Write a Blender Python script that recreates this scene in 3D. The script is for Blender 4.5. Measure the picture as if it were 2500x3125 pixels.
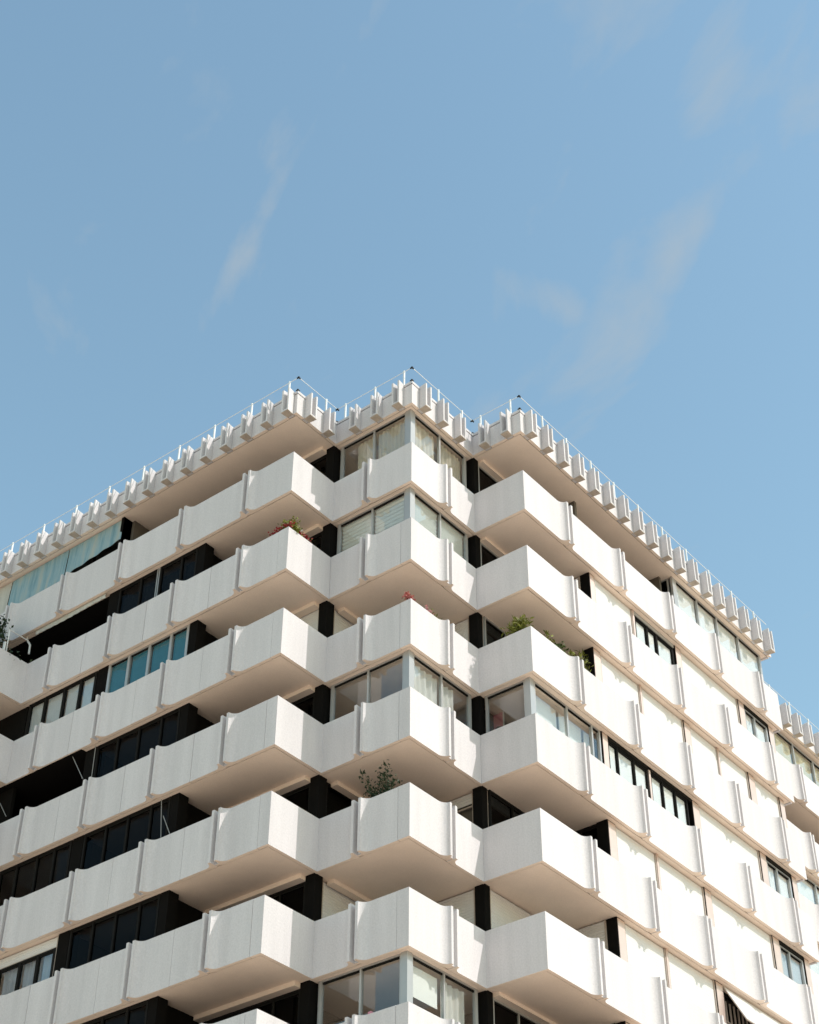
import bpy, bmesh, math, random
from mathutils import Vector, Matrix

random.seed(11)
for o in list(bpy.data.objects):
    bpy.data.objects.remove(o)
S = bpy.context.scene
C = S.collection

# ------------------------------------------------------------------ camera
cd = bpy.data.cameras.new('camera')
cam = bpy.data.objects.new('camera', cd); C.objects.link(cam)
F = Vector((0.598378, 0.483808, 0.638649)); R = Vector((0.625341, -0.780334, 0.005233)); U = R.cross(F)
m = Matrix((( R.x, U.x, -F.x, -29.768), (R.y, U.y, -F.y, -24.001), (R.z, U.z, -F.z, 1.6), (0, 0, 0, 1)))
cam.matrix_world = m
cd.sensor_fit = 'HORIZONTAL'; cd.sensor_width = 36.0; cd.lens = 73.59
cd.clip_start = 0.5; cd.clip_end = 3000
S.camera = cam
S.render.resolution_x = 819; S.render.resolution_y = 1024

# ------------------------------------------------------------------ sky, sun, exposure
SUN = Vector((0.27, -1.0, 0.97)).normalized()          # towards the sun
el = math.asin(SUN.z); rot = math.atan2(SUN.x, SUN.y)
W = bpy.data.worlds.new('World'); S.world = W; W.use_nodes = True
nt = W.node_tree; N = nt.nodes; L = nt.links
N.clear()
out = N.new('ShaderNodeOutputWorld'); bg = N.new('ShaderNodeBackground')
sky = N.new('ShaderNodeTexSky'); sky.sky_type = 'NISHITA'; sky.sun_disc = False
sky.sun_elevation = el; sky.sun_rotation = rot
sky.air_density = 1.6; sky.dust_density = 0.8; sky.ozone_density = 0.0; sky.altitude = 50
bg.inputs['Strength'].default_value = 0.15
# thin high cloud: noise on the cloud plane (direction / height)
tc = N.new('ShaderNodeTexCoord'); sp = N.new('ShaderNodeSeparateXYZ'); L.new(tc.outputs['Generated'], sp.inputs[0])
mx = N.new('ShaderNodeMath'); mx.operation = 'MAXIMUM'; mx.inputs[1].default_value = 0.12; L.new(sp.outputs['Z'], mx.inputs[0])
cb = N.new('ShaderNodeCombineXYZ')
for i, ax in enumerate('XY'):
    d = N.new('ShaderNodeMath'); d.operation = 'DIVIDE'; L.new(sp.outputs[ax], d.inputs[0]); L.new(mx.outputs[0], d.inputs[1]); L.new(d.outputs[0], cb.inputs[i])
mp = N.new('ShaderNodeMapping'); mp.vector_type = 'TEXTURE'; mp.inputs['Rotation'].default_value = (0, 0, math.radians(58.04)); mp.inputs['Scale'].default_value = (0.976, 0.5137, 1); mp.inputs['Location'].default_value = (12.95661, 7.30074, -4.47210)
L.new(cb.outputs[0], mp.inputs['Vector'])
nz = N.new('ShaderNodeTexNoise'); nz.inputs['Scale'].default_value = 4.2; nz.inputs['Detail'].default_value = 9; nz.inputs['Roughness'].default_value = 0.58; nz.inputs['Distortion'].default_value = 0.35
L.new(mp.outputs[0], nz.inputs['Vector'])
cr = N.new('ShaderNodeValToRGB'); cr.color_ramp.elements[0].position = 0.47; cr.color_ramp.elements[0].color = (0.0, 0.0, 0.0, 1); cr.color_ramp.elements[1].position = 0.66; cr.color_ramp.elements[1].color = (0.47, 0.47, 0.47, 1)
# a few denser wisps in this part of the sky, each an elongated patch on the cloud plane
prev = None
for (cx_, cy_, an_, ls_, lt_) in [(0.556, 0.556, -115.0, 0.165, 0.015), (0.545, 0.551, -110.6, 0.04, 0.022), (0.864, 0.469, -125.9, 0.076, 0.053), (0.822, 0.395, -123.0, 0.07, 0.035), (0.685, 0.275, -130.3, 0.044, 0.034), (0.799, 0.498, -12.7, 0.039, 0.025)]:
    q = N.new('ShaderNodeMapping'); q.vector_type = 'TEXTURE'; q.inputs['Location'].default_value = (cx_, cy_, 0); q.inputs['Rotation'].default_value = (0, 0, math.radians(an_)); q.inputs['Scale'].default_value = (ls_ * 1.7, lt_ * 1.1, 1)
    L.new(cb.outputs[0], q.inputs['Vector'])
    ln = N.new('ShaderNodeVectorMath'); ln.operation = 'LENGTH'; L.new(q.outputs[0], ln.inputs[0])
    mr = N.new('ShaderNodeMapRange'); mr.interpolation_type = 'SMOOTHSTEP'; mr.inputs['From Min'].default_value = 0.0; mr.inputs['From Max'].default_value = 1.25; mr.inputs['To Min'].default_value = 1; mr.inputs['To Max'].default_value = 0; L.new(ln.outputs['Value'], mr.inputs[0])
    if prev is None: prev = mr
    else:
        m2 = N.new('ShaderNodeMath'); m2.operation = 'MAXIMUM'; L.new(prev.outputs[0], m2.inputs[0]); L.new(mr.outputs[0], m2.inputs[1]); prev = m2
fa = N.new('ShaderNodeMath'); fa.operation = 'MULTIPLY_ADD'; fa.inputs[1].default_value = 0.20; L.new(prev.outputs[0], fa.inputs[0])
lo_ = N.new('ShaderNodeMath'); lo_.operation = 'SUBTRACT'; lo_.inputs[1].default_value = 0.13; L.new(nz.outputs['Fac'], lo_.inputs[0]); L.new(lo_.outputs[0], fa.inputs[2])
L.new(fa.outputs[0], cr.inputs[0])
mix = N.new('ShaderNodeMixRGB'); L.new(cr.outputs['Color'], mix.inputs[0]); tint = N.new('ShaderNodeMixRGB'); tint.blend_type = 'MULTIPLY'; tint.inputs[0].default_value = 1; tint.inputs[2].default_value = (0.90, 1.02, 0.96, 1); L.new(sky.outputs[0], tint.inputs[1]); L.new(tint.outputs[0], mix.inputs[1]); mix.inputs[2].default_value = (2.35, 2.6, 2.75, 1)
L.new(mix.outputs[0], bg.inputs['Color']); L.new(bg.outputs[0], out.inputs['Surface'])

sd = bpy.data.lights.new('sun', 'SUN'); sd.energy = 2.3; sd.angle = math.radians(0.5); sd.color = (1.0, 0.96, 0.92)
so = bpy.data.objects.new('sun', sd); C.objects.link(so)
so.rotation_euler = SUN.to_track_quat('Z', 'Y').to_euler(); so.location = (-20, -40, 60)
S.view_settings.view_transform = 'Standard'; S.view_settings.look = 'None'
S.view_settings.exposure = 0.43; S.view_settings.gamma = 1.0; S.view_settings.use_curve_mapping = False

# ------------------------------------------------------------------ materials
def mat(name, col, rough=0.6, var=0.0, scale=6.0, bump=0.0, metal=0.0, streak=False, spec=0.3, transl=0.0, bscale=60.0, rnd=0.0):
    M = bpy.data.materials.new(name); M.use_nodes = True
    n = M.node_tree.nodes; l = M.node_tree.links
    b = n['Principled BSDF']
    b.inputs['Base Color'].default_value = (*col, 1); b.inputs['Roughness'].default_value = rough
    b.inputs['Metallic'].default_value = metal; b.inputs['Specular IOR Level'].default_value = spec
    if var or bump:
        t = n.new('ShaderNodeTexCoord'); g = n.new('ShaderNodeNewGeometry')
        src = g.outputs['Position']
    if var:
        v = src
        if streak:
            p = n.new('ShaderNodeMapping'); p.inputs['Scale'].default_value = (1, 1, 0.09); l.new(src, p.inputs['Vector']); v = p.outputs[0]
        z = n.new('ShaderNodeTexNoise'); z.inputs['Scale'].default_value = scale; z.inputs['Detail'].default_value = 7; z.inputs['Roughness'].default_value = 0.6
        l.new(v, z.inputs['Vector'])
        z2 = n.new('ShaderNodeTexNoise'); z2.inputs['Scale'].default_value = bscale; z2.inputs['Detail'].default_value = 3
        l.new(src, z2.inputs['Vector'])
        a = n.new('ShaderNodeMath'); a.operation = 'ADD'; l.new(z.outputs['Fac'], a.inputs[0]); l.new(z2.outputs['Fac'], a.inputs[1])
        r = n.new('ShaderNodeMapRange'); r.inputs['From Min'].default_value = 0.6; r.inputs['From Max'].default_value = 1.4
        r.inputs['To Min'].default_value = 1 - var; r.inputs['To Max'].default_value = 1 + var * 0.6
        l.new(a.outputs[0], r.inputs[0])
        hs = n.new('ShaderNodeMixRGB'); hs.blend_type = 'MULTIPLY'; hs.inputs[0].default_value = 1; hs.inputs[1].default_value = (*col, 1)
        if rnd:
            oi = n.new('ShaderNodeObjectInfo'); rr = n.new('ShaderNodeMapRange'); rr.inputs['To Min'].default_value = 1 - rnd; rr.inputs['To Max'].default_value = 1 + rnd
            l.new(oi.outputs['Random'], rr.inputs[0]); mm = n.new('ShaderNodeMath'); mm.operation = 'MULTIPLY'; l.new(r.outputs[0], mm.inputs[0]); l.new(rr.outputs[0], mm.inputs[1]); r = mm
        l.new(r.outputs[0], hs.inputs[2]); l.new(hs.outputs[0], b.inputs['Base Color'])
    if bump:
        z3 = n.new('ShaderNodeTexNoise'); z3.inputs['Scale'].default_value = bscale; z3.inputs['Detail'].default_value = 4; l.new(src, z3.inputs['Vector'])
        bp = n.new('ShaderNodeBump'); bp.inputs['Strength'].default_value = bump; bp.inputs['Distance'].default_value = 0.02
        l.new(z3.outputs['Fac'], bp.inputs['Height']); l.new(bp.outputs[0], b.inputs['Normal'])
    if transl:
        tr = n.new('ShaderNodeBsdfTranslucent'); tr.inputs[0].default_value = (*col, 1)
        ms = n.new('ShaderNodeMixShader'); ms.inputs[0].default_value = transl
        l.new(b.outputs[0], ms.inputs[1]); l.new(tr.outputs[0], ms.inputs[2]); l.new(ms.outputs[0], n['Material Output'].inputs['Surface'])
    return M

def glassmat(name, tint, refl=0.07, gl=0.95):
    M = bpy.data.materials.new(name); M.use_nodes = True
    n = M.node_tree.nodes; l = M.node_tree.links; n.remove(n['Principled BSDF'])
    lw = n.new('ShaderNodeLayerWeight'); lw.inputs['Blend'].default_value = 0.5
    p = n.new('ShaderNodeMath'); p.operation = 'POWER'; p.inputs[1].default_value = 5; l.new(lw.outputs['Facing'], p.inputs[0])
    q = n.new('ShaderNodeMath'); q.operation = 'MULTIPLY_ADD'; q.inputs[1].default_value = 1 - refl; q.inputs[2].default_value = refl; l.new(p.outputs[0], q.inputs[0])
    t = n.new('ShaderNodeBsdfTransparent'); t.inputs[0].default_value = (*tint, 1)
    g = n.new('ShaderNodeBsdfGlossy'); g.inputs['Roughness'].default_value = 0.015; g.inputs['Color'].default_value = (gl, gl, gl, 1)
    ms = n.new('ShaderNodeMixShader'); l.new(q.outputs[0], ms.inputs[0]); l.new(t.outputs[0], ms.inputs[1]); l.new(g.outputs[0], ms.inputs[2])
    l.new(ms.outputs[0], n['Material Output'].inputs['Surface'])
    return M

WHITE = mat('white_concrete', (0.655, 0.61, 0.612), 0.75, 0.15, 2.2, 0.3, streak=True, rnd=0.035, bscale=21)
FASC = mat('fascia_concrete', (0.66, 0.617, 0.615), 0.75, 0.18, 2.6, 0.3, rnd=0.05, streak=True, bscale=21)
SOFFIT = mat('soffit_paint', (0.92, 0.755, 0.635), 0.8, 0.14, 0.7, 0.1)
ROOF = mat('roof_gravel', (0.40, 0.37, 0.33), 0.9, 0.2, 8, 0.4)
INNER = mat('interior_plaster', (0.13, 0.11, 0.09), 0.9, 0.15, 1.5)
BOUNCECUT = mat('bounce_cut_floor', (0.12, 0.08, 0.06), 0.6, 0.2, 3)  # dark colour of the unseen layer that lowers bounce light
DARK = mat('shade_and_joint_black', (0.010, 0.009, 0.0085), 0.9, 0.2, 2, spec=0.02)  # near-black stands in for shade on recessed columns, walls, ceilings; also joint filler
BROWN = mat('lit_bronze', (0.68, 0.54, 0.48), 0.55, 0.12, 3, metal=0.85)  # bronze in its sunlit tone; shaded column faces are painted black instead
ALU = mat('aluminium_frame', (0.44, 0.435, 0.43), 0.4, 0.06, 5, metal=0.4)
DFRAME = mat('dark_window_frame', (0.014, 0.013, 0.0125), 0.7, 0.15, 4, spec=0.06)
SHUT = mat('cream_shutter_slats', (0.68, 0.655, 0.645), 0.5, 0.06, 2.5)
GUIDE = mat('shutter_guide_paint', (0.45, 0.37, 0.32), 0.5, 0.1, 4)
STEEL = mat('white_steel_tube', (0.78, 0.77, 0.76), 0.4, 0.05, 8)
POLE = mat('grey_steel_pole', (0.30, 0.29, 0.28), 0.5, 0.1, 8)
BLACK = mat('black_plastic_elbow', (0.015, 0.015, 0.017), 0.5, 0.2, 20)
BLIND = mat('white_roller_blind', (0.80, 0.79, 0.77), 0.8, 0.08, 3)
GREYB = mat('grey_venetian_blind', (0.70, 0.72, 0.70), 0.45, 0.06, 3)
FROST = mat('frosted_panel', (0.50, 0.53, 0.56), 0.6, 0.15, 2)
TEALB = mat('teal_blind', (0.018, 0.16, 0.22), 0.6, 0.2, 2)
LINEN = mat('beige_linen_curtain', (0.74, 0.65, 0.53), 0.9, 0.15, 5, streak=True, transl=0.25)
PALEC = mat('pale_blue_curtain', (0.42, 0.47, 0.55), 0.9, 0.12, 5, streak=True, transl=0.2)
LACE = mat('dark_lace_curtain', (0.16, 0.16, 0.16), 0.9, 0.6, 9, bscale=20)
YELB = mat('stained_yellow_blind', (0.62, 0.56, 0.40), 0.8, 0.3, 3, streak=True)
CANVAS = mat('faded_teal_canvas', (0.33, 0.52, 0.60), 0.85, 0.55, 5, streak=True, transl=0.3, bscale=14)
def canvas_mat():
    M = mat('faded_teal_canvas', (0.4, 0.5, 0.55), 0.85); n = M.node_tree.nodes; l = M.node_tree.links
    g = n.new('ShaderNodeNewGeometry'); p = n.new('ShaderNodeMapping'); p.inputs['Scale'].default_value = (1, 1, .1); l.new(g.outputs['Position'], p.inputs[0])
    z = n.new('ShaderNodeTexNoise'); z.inputs['Scale'].default_value = 3.2; z.inputs['Detail'].default_value = 9; z.inputs['Roughness'].default_value = .7; l.new(p.outputs[0], z.inputs[0])
    r = n.new('ShaderNodeValToRGB'); r.color_ramp.elements[0].position = .34; r.color_ramp.elements[0].color = (.20, .36, .44, 1); r.color_ramp.elements[1].position = .68; r.color_ramp.elements[1].color = (.58, .57, .50, 1)
    e = r.color_ramp.elements.new(.5); e.color = (.36, .52, .58, 1)
    l.new(z.outputs['Fac'], r.inputs[0]); b = n['Principled BSDF']; l.new(r.outputs[0], b.inputs['Base Color'])
    t = n.new('ShaderNodeBsdfTranslucent'); l.new(r.outputs[0], t.inputs[0]); ms = n.new('ShaderNodeMixShader'); ms.inputs[0].default_value = .3
    l.new(b.outputs[0], ms.inputs[1]); l.new(t.outputs[0], ms.inputs[2]); l.new(ms.outputs[0], n['Material Output'].inputs['Surface'])
    return M
CANVAS = canvas_mat()
STAIN = mat('weathered_fin_base', (0.52, 0.44, 0.37), 0.85, 0.35, 5)
CANVAS2 = mat('pale_canvas', (0.62, 0.60, 0.55), 0.85, 0.3, 4, streak=True, transl=0.2)
GLASS = glassmat('clear_glass', (0.95, 0.96, 0.955))
DGLASS = glassmat('tinted_glass', (0.42, 0.43, 0.44), 0.008, 0.45)
CGLASS = glassmat('low_reflection_glass', (0.93, 0.94, 0.94), 0.02)
PINK = mat('pink_paint', (0.75, 0.30, 0.36), 0.6, 0.1, 3)
LEAF = mat('green_leaf', (0.075, 0.115, 0.025), 0.5, 0.45, 12)
LEAFY = mat('yellow_green_leaf', (0.20, 0.21, 0.035), 0.5, 0.4, 12)
LEAFD = mat('dark_green_leaf', (0.03, 0.05, 0.02), 0.5, 0.5, 12)
STEM = mat('plant_stem', (0.12, 0.10, 0.05), 0.7, 0.2, 20)
REDF = mat('red_petal', (0.34, 0.025, 0.03), 0.5, 0.3, 15)
CORAL = mat('coral_petal', (0.48, 0.13, 0.115), 0.5, 0.3, 15)
PINKF = mat('pink_petal', (0.72, 0.35, 0.36), 0.5, 0.3, 15)
WHITEF = mat('white_petal', (0.8, 0.78, 0.76), 0.5, 0.1, 15)
POT = mat('terracotta_pot', (0.36, 0.16, 0.09), 0.8, 0.2, 8)
ASPH = mat('asphalt', (0.15, 0.14, 0.13), 0.9, 0.2, 2, 0.3)
GROUND = mat('sandy_paving', (0.76, 0.59, 0.445), 0.9, 0.15, 0.6, 0.2)

# ------------------------------------------------------------------ mesh helpers
class MB:
    def __init__(s): s.v = []; s.f = []
    def prism(s, poly, z0, z1):
        n = len(poly); k = len(s.v)
        s.v += [(x, y, z0) for x, y in poly] + [(x, y, z1) for x, y in poly]
        s.f.append(tuple(k + i for i in reversed(range(n)))); s.f.append(tuple(k + n + i for i in range(n)))
        for i in range(n):
            j = (i + 1) % n; s.f.append((k + i, k + j, k + n + j, k + n + i))
        return s
    def box(s, x0, x1, y0, y1, z0, z1):
        return s.prism([(x0, y0), (x1, y0), (x1, y1), (x0, y1)], z0, z1)
    def tube(s, p0, p1, r, n=6, r1=None):
        p0 = Vector(p0); p1 = Vector(p1); d = (p1 - p0).normalized()
        a = d.orthogonal().normalized(); b = d.cross(a); k = len(s.v); r1 = r if r1 is None else r1
        for p, rr in ((p0, r), (p1, r1)):
            for i in range(n):
                t = 2 * math.pi * i / n; s.v.append(tuple(p + (a * math.cos(t) + b * math.sin(t)) * rr))
        for i in range(n):
            j = (i + 1) % n; s.f.append((k + i, k + j, k + n + j, k + n + i))
        s.f.append(tuple(k + i for i in reversed(range(n)))); s.f.append(tuple(k + n + i for i in range(n)))
        return s
    def face(s, pts):
        k = len(s.v); s.v += [tuple(p) for p in pts]; s.f.append(tuple(range(k, k + len(pts)))); return s
    def mesh(s, name, m, fix=True, under=None):
        me = bpy.data.meshes.new(name); me.from_pydata(s.v, [], s.f)
        if fix:
            b = bmesh.new(); b.from_mesh(me); bmesh.ops.recalc_face_normals(b, faces=b.faces); b.to_mesh(me); b.free()
        me.materials.append(m)
        if under is not None:          # painted underside
            me.materials.append(under)
            for p in me.polygons:
                if p.normal.z < -.9: p.material_index = 1
        return me
    def build(s, name, m, parent=None, kind=None, fix=True):
        return link(name, s.mesh(name, m, fix), parent, kind)

def link(name, me, parent=None, kind=None, loc=(0, 0, 0)):
    o = bpy.data.objects.new(name, me); C.objects.link(o); o.location = loc
    if parent is not None: o.parent = parent
    if kind: o['kind'] = kind
    return o
def tag(o, label, cat, group=None):
    o['label'] = label; o['category'] = cat
    if group: o['group'] = group
    return o
def thing(name, label, cat, loc, group=None):
    o = bpy.data.objects.new(name, None); C.objects.link(o); o.location = loc
    return tag(o, label, cat, group)

# facade frames: 'A' faces -X (s runs along +Y); 'B' faces -Y (s runs along +X); o is outward
def P(ft, plane, s, o, z):
    return (plane - o, s, z) if ft == 'A' else (s, plane - o, z)
def P2(ft, plane, s, o):
    return (plane - o, s) if ft == 'A' else (s, plane - o)
def fbox(mb, ft, plane, s0, s1, o0, o1, z0, z1):
    return mb.prism([P2(ft, plane, s0, o0), P2(ft, plane, s1, o0), P2(ft, plane, s1, o1), P2(ft, plane, s0, o1)], z0, z1)

# ------------------------------------------------------------------ plan of the building (x = right facade, y = left facade)
a, b, c, d = 3.141, 1.913, 3.194, 1.906
XF, YW, XE, YE, YT = 19.34, 0.08, 36.0, 22.0, 14.77
TOP = 36.15; HP = 1.57
def ztop(k): return TOP - 3.0 * (k - 1)
PLAN1 = [(-b, YE), (-b, a), (0, a), (0, 0), (c, 0), (c, -d), (XF, -d), (XF, YW), (XE, YW), (XE, YE)]
PLAN2 = [(-b - 1.9, YE), (-b - 1.9, YT), (-b, YT)] + PLAN1[1:]
def inset(poly, t):
    n = len(poly); res = []
    for i in range(n):
        p, q, r = poly[i - 1], poly[i], poly[(i + 1) % n]
        def off(p, q):
            dx, dy = q[0] - p[0], q[1] - p[1]; l = math.hypot(dx, dy); return (-dy / l * t, dx / l * t)
        o1, o2 = off(p, q), off(q, r)
        res.append((q[0] + o1[0] + o2[0], q[1] + o1[1] + o2[1]))
    return res

B = thing('apartment_building', 'white concrete apartment block with stepped corner balconies and finned roof edge', 'building', (0, 0, 0))

# ground
g = MB(); g.face([(-700, -700, 0), (700, -700, 0), (700, 700, 0), (-700, 700, 0)]); g.build('ground', GROUND, None, 'structure', False)
g = MB(); g.face([(-46, -700, .004), (-35, -700, .004), (-35, 700, .004), (-46, 700, .004)]); g.build('added_road', ASPH, None, 'structure', False)  # unseen strip, added to lower ground bounce, set well clear of the facade
g = MB(); g.prism([(-35, -700), (-34.7, -700), (-34.7, 700), (-35, 700)], -.1, .13); g.build('kerb', FASC, None, 'structure')

# core, lower storeys
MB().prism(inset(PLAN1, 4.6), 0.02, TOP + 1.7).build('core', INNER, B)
lo = MB()
for k in range(9, 13):
    lo.prism(PLAN2, ztop(k) - HP, ztop(k)); lo.prism(inset(PLAN2, 0.3), ztop(k) - 3.0 if k < 12 else 0.02, ztop(k) - HP)
lo.build('lower_storeys', WHITE, B)

# floor slabs with painted soffits
for k in range(1, 9):
    pl = PLAN1 if k == 1 else PLAN2; z = ztop(k)
    MB().prism(inset(pl, 0.132), z - 1.558, z - 1.25).build('floor_slab', SOFFIT, B)
    MB().prism(inset(pl, 0.1015), z - 1.50, z - 1.26).build('slab_filler', DARK, B)
    MB().prism(inset(pl, 0.104), z - 1.249, z - 1.235).build('bounce_cut_layer', BOUNCECUT, B)  # unseen dark layer, added to cut bounce light onto the soffits
ZR0, ZR1 = TOP + 1.66, TOP + 2.60
MB().prism(inset(PLAN1, 0.130), ZR0 + 0.012, ZR1 - 0.2).build('roof_slab', SOFFIT, B)
MB().prism(inset(PLAN1, 0.1015), ZR0 + 0.07, ZR1 - 0.21).build('slab_filler', DARK, B)
MB().prism(inset(PLAN1, 0.3), ZR1 - 0.195, ZR1 - 0.12).build('roof_covering', ROOF, B)

# ------------------------------------------------------------------ parapet panels
T = 0.10; RR = 0.205; TIP = 0.085; GAP = 0.075
cache = {}
def end_pts(kind):
    """points from inner corner to the straight outer face at the low end"""
    if kind == 'f':
        pts = [(0, -T), (0, RR), (TIP, RR)]
        for i in range(1, 9):
            t = math.radians(90 * i / 8); pts.append((TIP + RR * (1 - math.cos(t)) * 1.2, RR * (1 - math.sin(t))))
        return pts
    if kind == 'o': return [(T, -T), (0, 0)]
    if kind == 'i': return [(-T, -T), (0, 0)]
    return [(0, -T), (0, 0)]
def panel(ft, plane, s0, s1, zt, lk, rk):
    Ln = s1 - s0
    key = (ft, round(Ln, 3), lk, rk)
    if key not in cache:
        pts = end_pts(lk) + [(Ln - x, y) for x, y in reversed(end_pts(rk))]
        cache[key] = MB().prism([P2(ft, 0, x, y) for x, y in pts], -HP, 0).mesh('parapet_panel', WHITE, True, SOFFIT)
    link('parapet_panel', cache[key], B, None, P(ft, plane, s0, random.uniform(-.004, .004), zt + random.uniform(-.003, .003)))
def run(ft, plane, s0, s1, zt, lk, rk, joints, seams=()):
    js = [j for j in joints if s0 + 0.5 < j < s1 - 0.5]
    ends = [(s0, lk)]
    cuts = sorted([(j, 'f') for j in js] + [(q, 'p') for q in seams if s0 + .1 < q < s1 - .1])
    cur, ck = s0, lk
    for q, kd in cuts:
        gp = GAP if kd == 'f' else 0.006
        panel(ft, plane, cur, q - gp, zt, ck, kd); cur, ck = q + gp, kd
        if kd == 'f':
            key = (ft, 'strip')
            if key not in cache:
                cache[key] = fbox(MB(), ft, 0, -GAP, GAP, -0.09, -0.01 if ft == 'A' else 0.11, -HP + 0.015, -0.06).mesh('joint_strip', FASC, True, SOFFIT)
            link('joint_strip', cache[key], B, None, P(ft, plane, q, 0, zt))
    panel(ft, plane, cur, s1, zt, ck, rk)
JL = [4.95 + 2.81 * i for i in range(6)]
JR = [5.47 + 3.06 * i for i in range(5)]
JW = [24.4 + 3.06 * i for i in range(4)]
SL = [3.53] + [6.33 + 2.81 * i for i in range(4)]
for k in range(1, 9):
    z = ztop(k); sm = k > 1
    run('A', -b, a, YE if k == 1 else YT, z, 'o', 'p' if k == 1 else 'i', JL, SL if sm else ())
    run('B', a, -b, 0, z, 'o', 'i', [])
    run('A', 0, 0, a, z, 'o', 'i', [1.66], [0.39] if sm else ())
    run('B', 0, 0, c, z, 'o', 'i', [1.62])
    run('A', c, -d, 0, z, 'o', 'i', [])
    run('B', -d, c, XF, z, 'o', 'o', JR)
    run('B', YW, XF + .02, XE, z, 'p', 'p', JW)
    # closing face at the far end of the right block
    MB().box(XF - 0.1, XF, -d + 0.11, YW, z - HP, z).build('parapet_panel', WHITE, B)
    if k > 1:
        run('B', YT, -b - 1.9, -b, z, 'o', 'i', [])
        run('A', -b - 1.9, YT, YE, z, 'o', 'p', [17.6])

# ------------------------------------------------------------------ roof fascia, fins, coping, railing
def fin_mesh(ft):
    mb = MB(); H = ZR1 - ZR0
    for sg in (-1, 1):
        q = [(sg * 0.052, -0.02), (sg * 0.118, -0.02), (sg * 0.150, 0.285), (sg * 0.088, 0.285)]
        mb.prism([P2(ft, 0, x, y) for x, y in q], 0.0, H + 0.012)
    fbox(mb, ft, 0, -0.10, 0.10, -0.1, 0.03, 0.004, H - 0.05)
    # sloping underside that closes the channel
    p = [P(ft, 0, -0.055, 0.031, 0.004), P(ft, 0, 0.055, 0.031, 0.004), P(ft, 0, 0.085, 0.27, 0.03), P(ft, 0, -0.085, 0.27, 0.03)]
    q = [(x, y, z + 0.05) for x, y, z in p]
    kk = len(mb.v); mb.v += p + q
    mb.f += [(kk, kk+1, kk+2, kk+3), (kk+4, kk+5, kk+6, kk+7), (kk, kk+1, kk+5, kk+4), (kk+1, kk+2, kk+6, kk+5), (kk+2, kk+3, kk+7, kk+6), (kk+3, kk, kk+4, kk+7)]
    return mb.mesh('roof_fin', FASC)
FIN = {'A': fin_mesh('A'), 'B': fin_mesh('B')}
def fin_base(ft):
    return MB().prism([P2(ft, 0, x, y) for x, y in ((-.118, .003), (.118, .003), (.149, .284), (-.149, .284))], -0.02, -0.001).mesh('fin_base', STAIN)
FBASE = {'A': fin_base('A'), 'B': fin_base('B')}
def fascia(ft, plane, s0, s1, lk, rk, fins):
    cur, ck = s0, lk
    H = ZR1 - ZR0
    for i, q in enumerate(list(fins) + [None]):
        e, ek = (s1, rk) if q is None else (q - 0.125, 'p')
        key = (ft, 'fa', round(e - cur, 3), ck, ek)
        if e - cur > 0.02:
            if key not in cache:
                Ln = e - cur
                pts = end_pts(ck) + [(Ln - x, y) for x, y in reversed(end_pts(ek))]
                cache[key] = (MB().prism([P2(ft, 0, x, y) for x, y in pts], 0, H - 0.13).mesh('fascia_panel', FASC, True, SOFFIT),
                              MB().prism([P2(ft, 0, x, y + 0.012) for x, y in pts], H - 0.10, H).mesh('coping', FASC),
                              MB().prism([P2(ft, 0, x, min(y, -0.015)) for x, y in pts], H - 0.13, H - 0.10).mesh('coping_joint', DFRAME))
            for nm, me in zip(('fascia_panel', 'coping', 'coping_joint'), cache[key]):
                link(nm, me, B, None, P(ft, plane, cur, 0, ZR0))
        if q is not None:
            fo = link('roof_fin', FIN[ft], B, None, P(ft, plane, q, 0, ZR0)); link('fin_base', FBASE[ft], fo); cur, ck = q + 0.125, 'p'
fascia('A', -b, a, YE, 'o', 'p', [3.40 + .896 * i for i in range(20)])
fascia('B', a, -b, 0, 'o', 'i', [-1.42, -0.53])
fascia('A', 0, 0, a, 'o', 'i', [0.45, 1.33, 2.22])
fascia('B', 0, 0, c, 'o', 'i', [0.50, 1.40, 2.30])
fascia('A', c, -d, 0, 'o', 'i', [-1.45, -0.58])
fascia('B', -d, c, XF, 'o', 'o', [3.58 + .906 * i for i in range(18)])
fascia('B', YW, XF + .02, XE, 'p', 'p', [20.2 + .93 * i for i in range(17)])
MB().box(XF - 0.1, XF, -d + 0.11, YW, ZR0, ZR1).build('fascia_panel', FASC, B)

def railing(ft, plane, s0, s1, posts, elbows):
    r = MB(); zr = TOP + 3.19
    r.tube(P(ft, plane, s0, 0.0, zr), P(ft, plane, s1, 0.0, zr), 0.011)
    ro = r.build('railing', STEEL, B)
    for p in posts:
        mb = MB(); fbox(mb, ft, plane, p - 0.022, p + 0.022, -0.03, 0.02, ZR1 - 0.05, TOP + 3.24)
        mb.build('post', STEEL, ro)
    for e in elbows:
        for z in (zr, ZR1 + 0.03):
            x, y, zz = P(ft, plane, e, 0, z); k = 0.032
            MB().tube((x - k, y + 0.0, zz), (x + k * 2.2, y, zz), k * .9).tube((x, y - k, zz), (x, y + k * 2.2, zz), k * .9).build('elbow', BLACK, ro)
railing('A', -b, a, YE, [3.54, 5.19, 6.87, 8.51, 10.21, 11.92, 13.59, 15.28, 16.97, 18.6], [a])
railing('B', a, -b, 0, [-0.55], [0])
railing('A', 0, 0, a, [0.33, 1.53, 2.79], [0])
railing('B', 0, 0, c, [1.37, 2.63], [c])
railing('A', c, -d, 0, [-1.54, -0.33], [-d])
railing('B', -d, c, XF, [4.49, 5.88, 7.34, 8.76, 10.3, 11.87, 13.5, 15.08, 16.72, 18.36], [])
railing('B', YW, XF, XE, [21.5 + 1.62 * i for i in range(9)], [])

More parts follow.
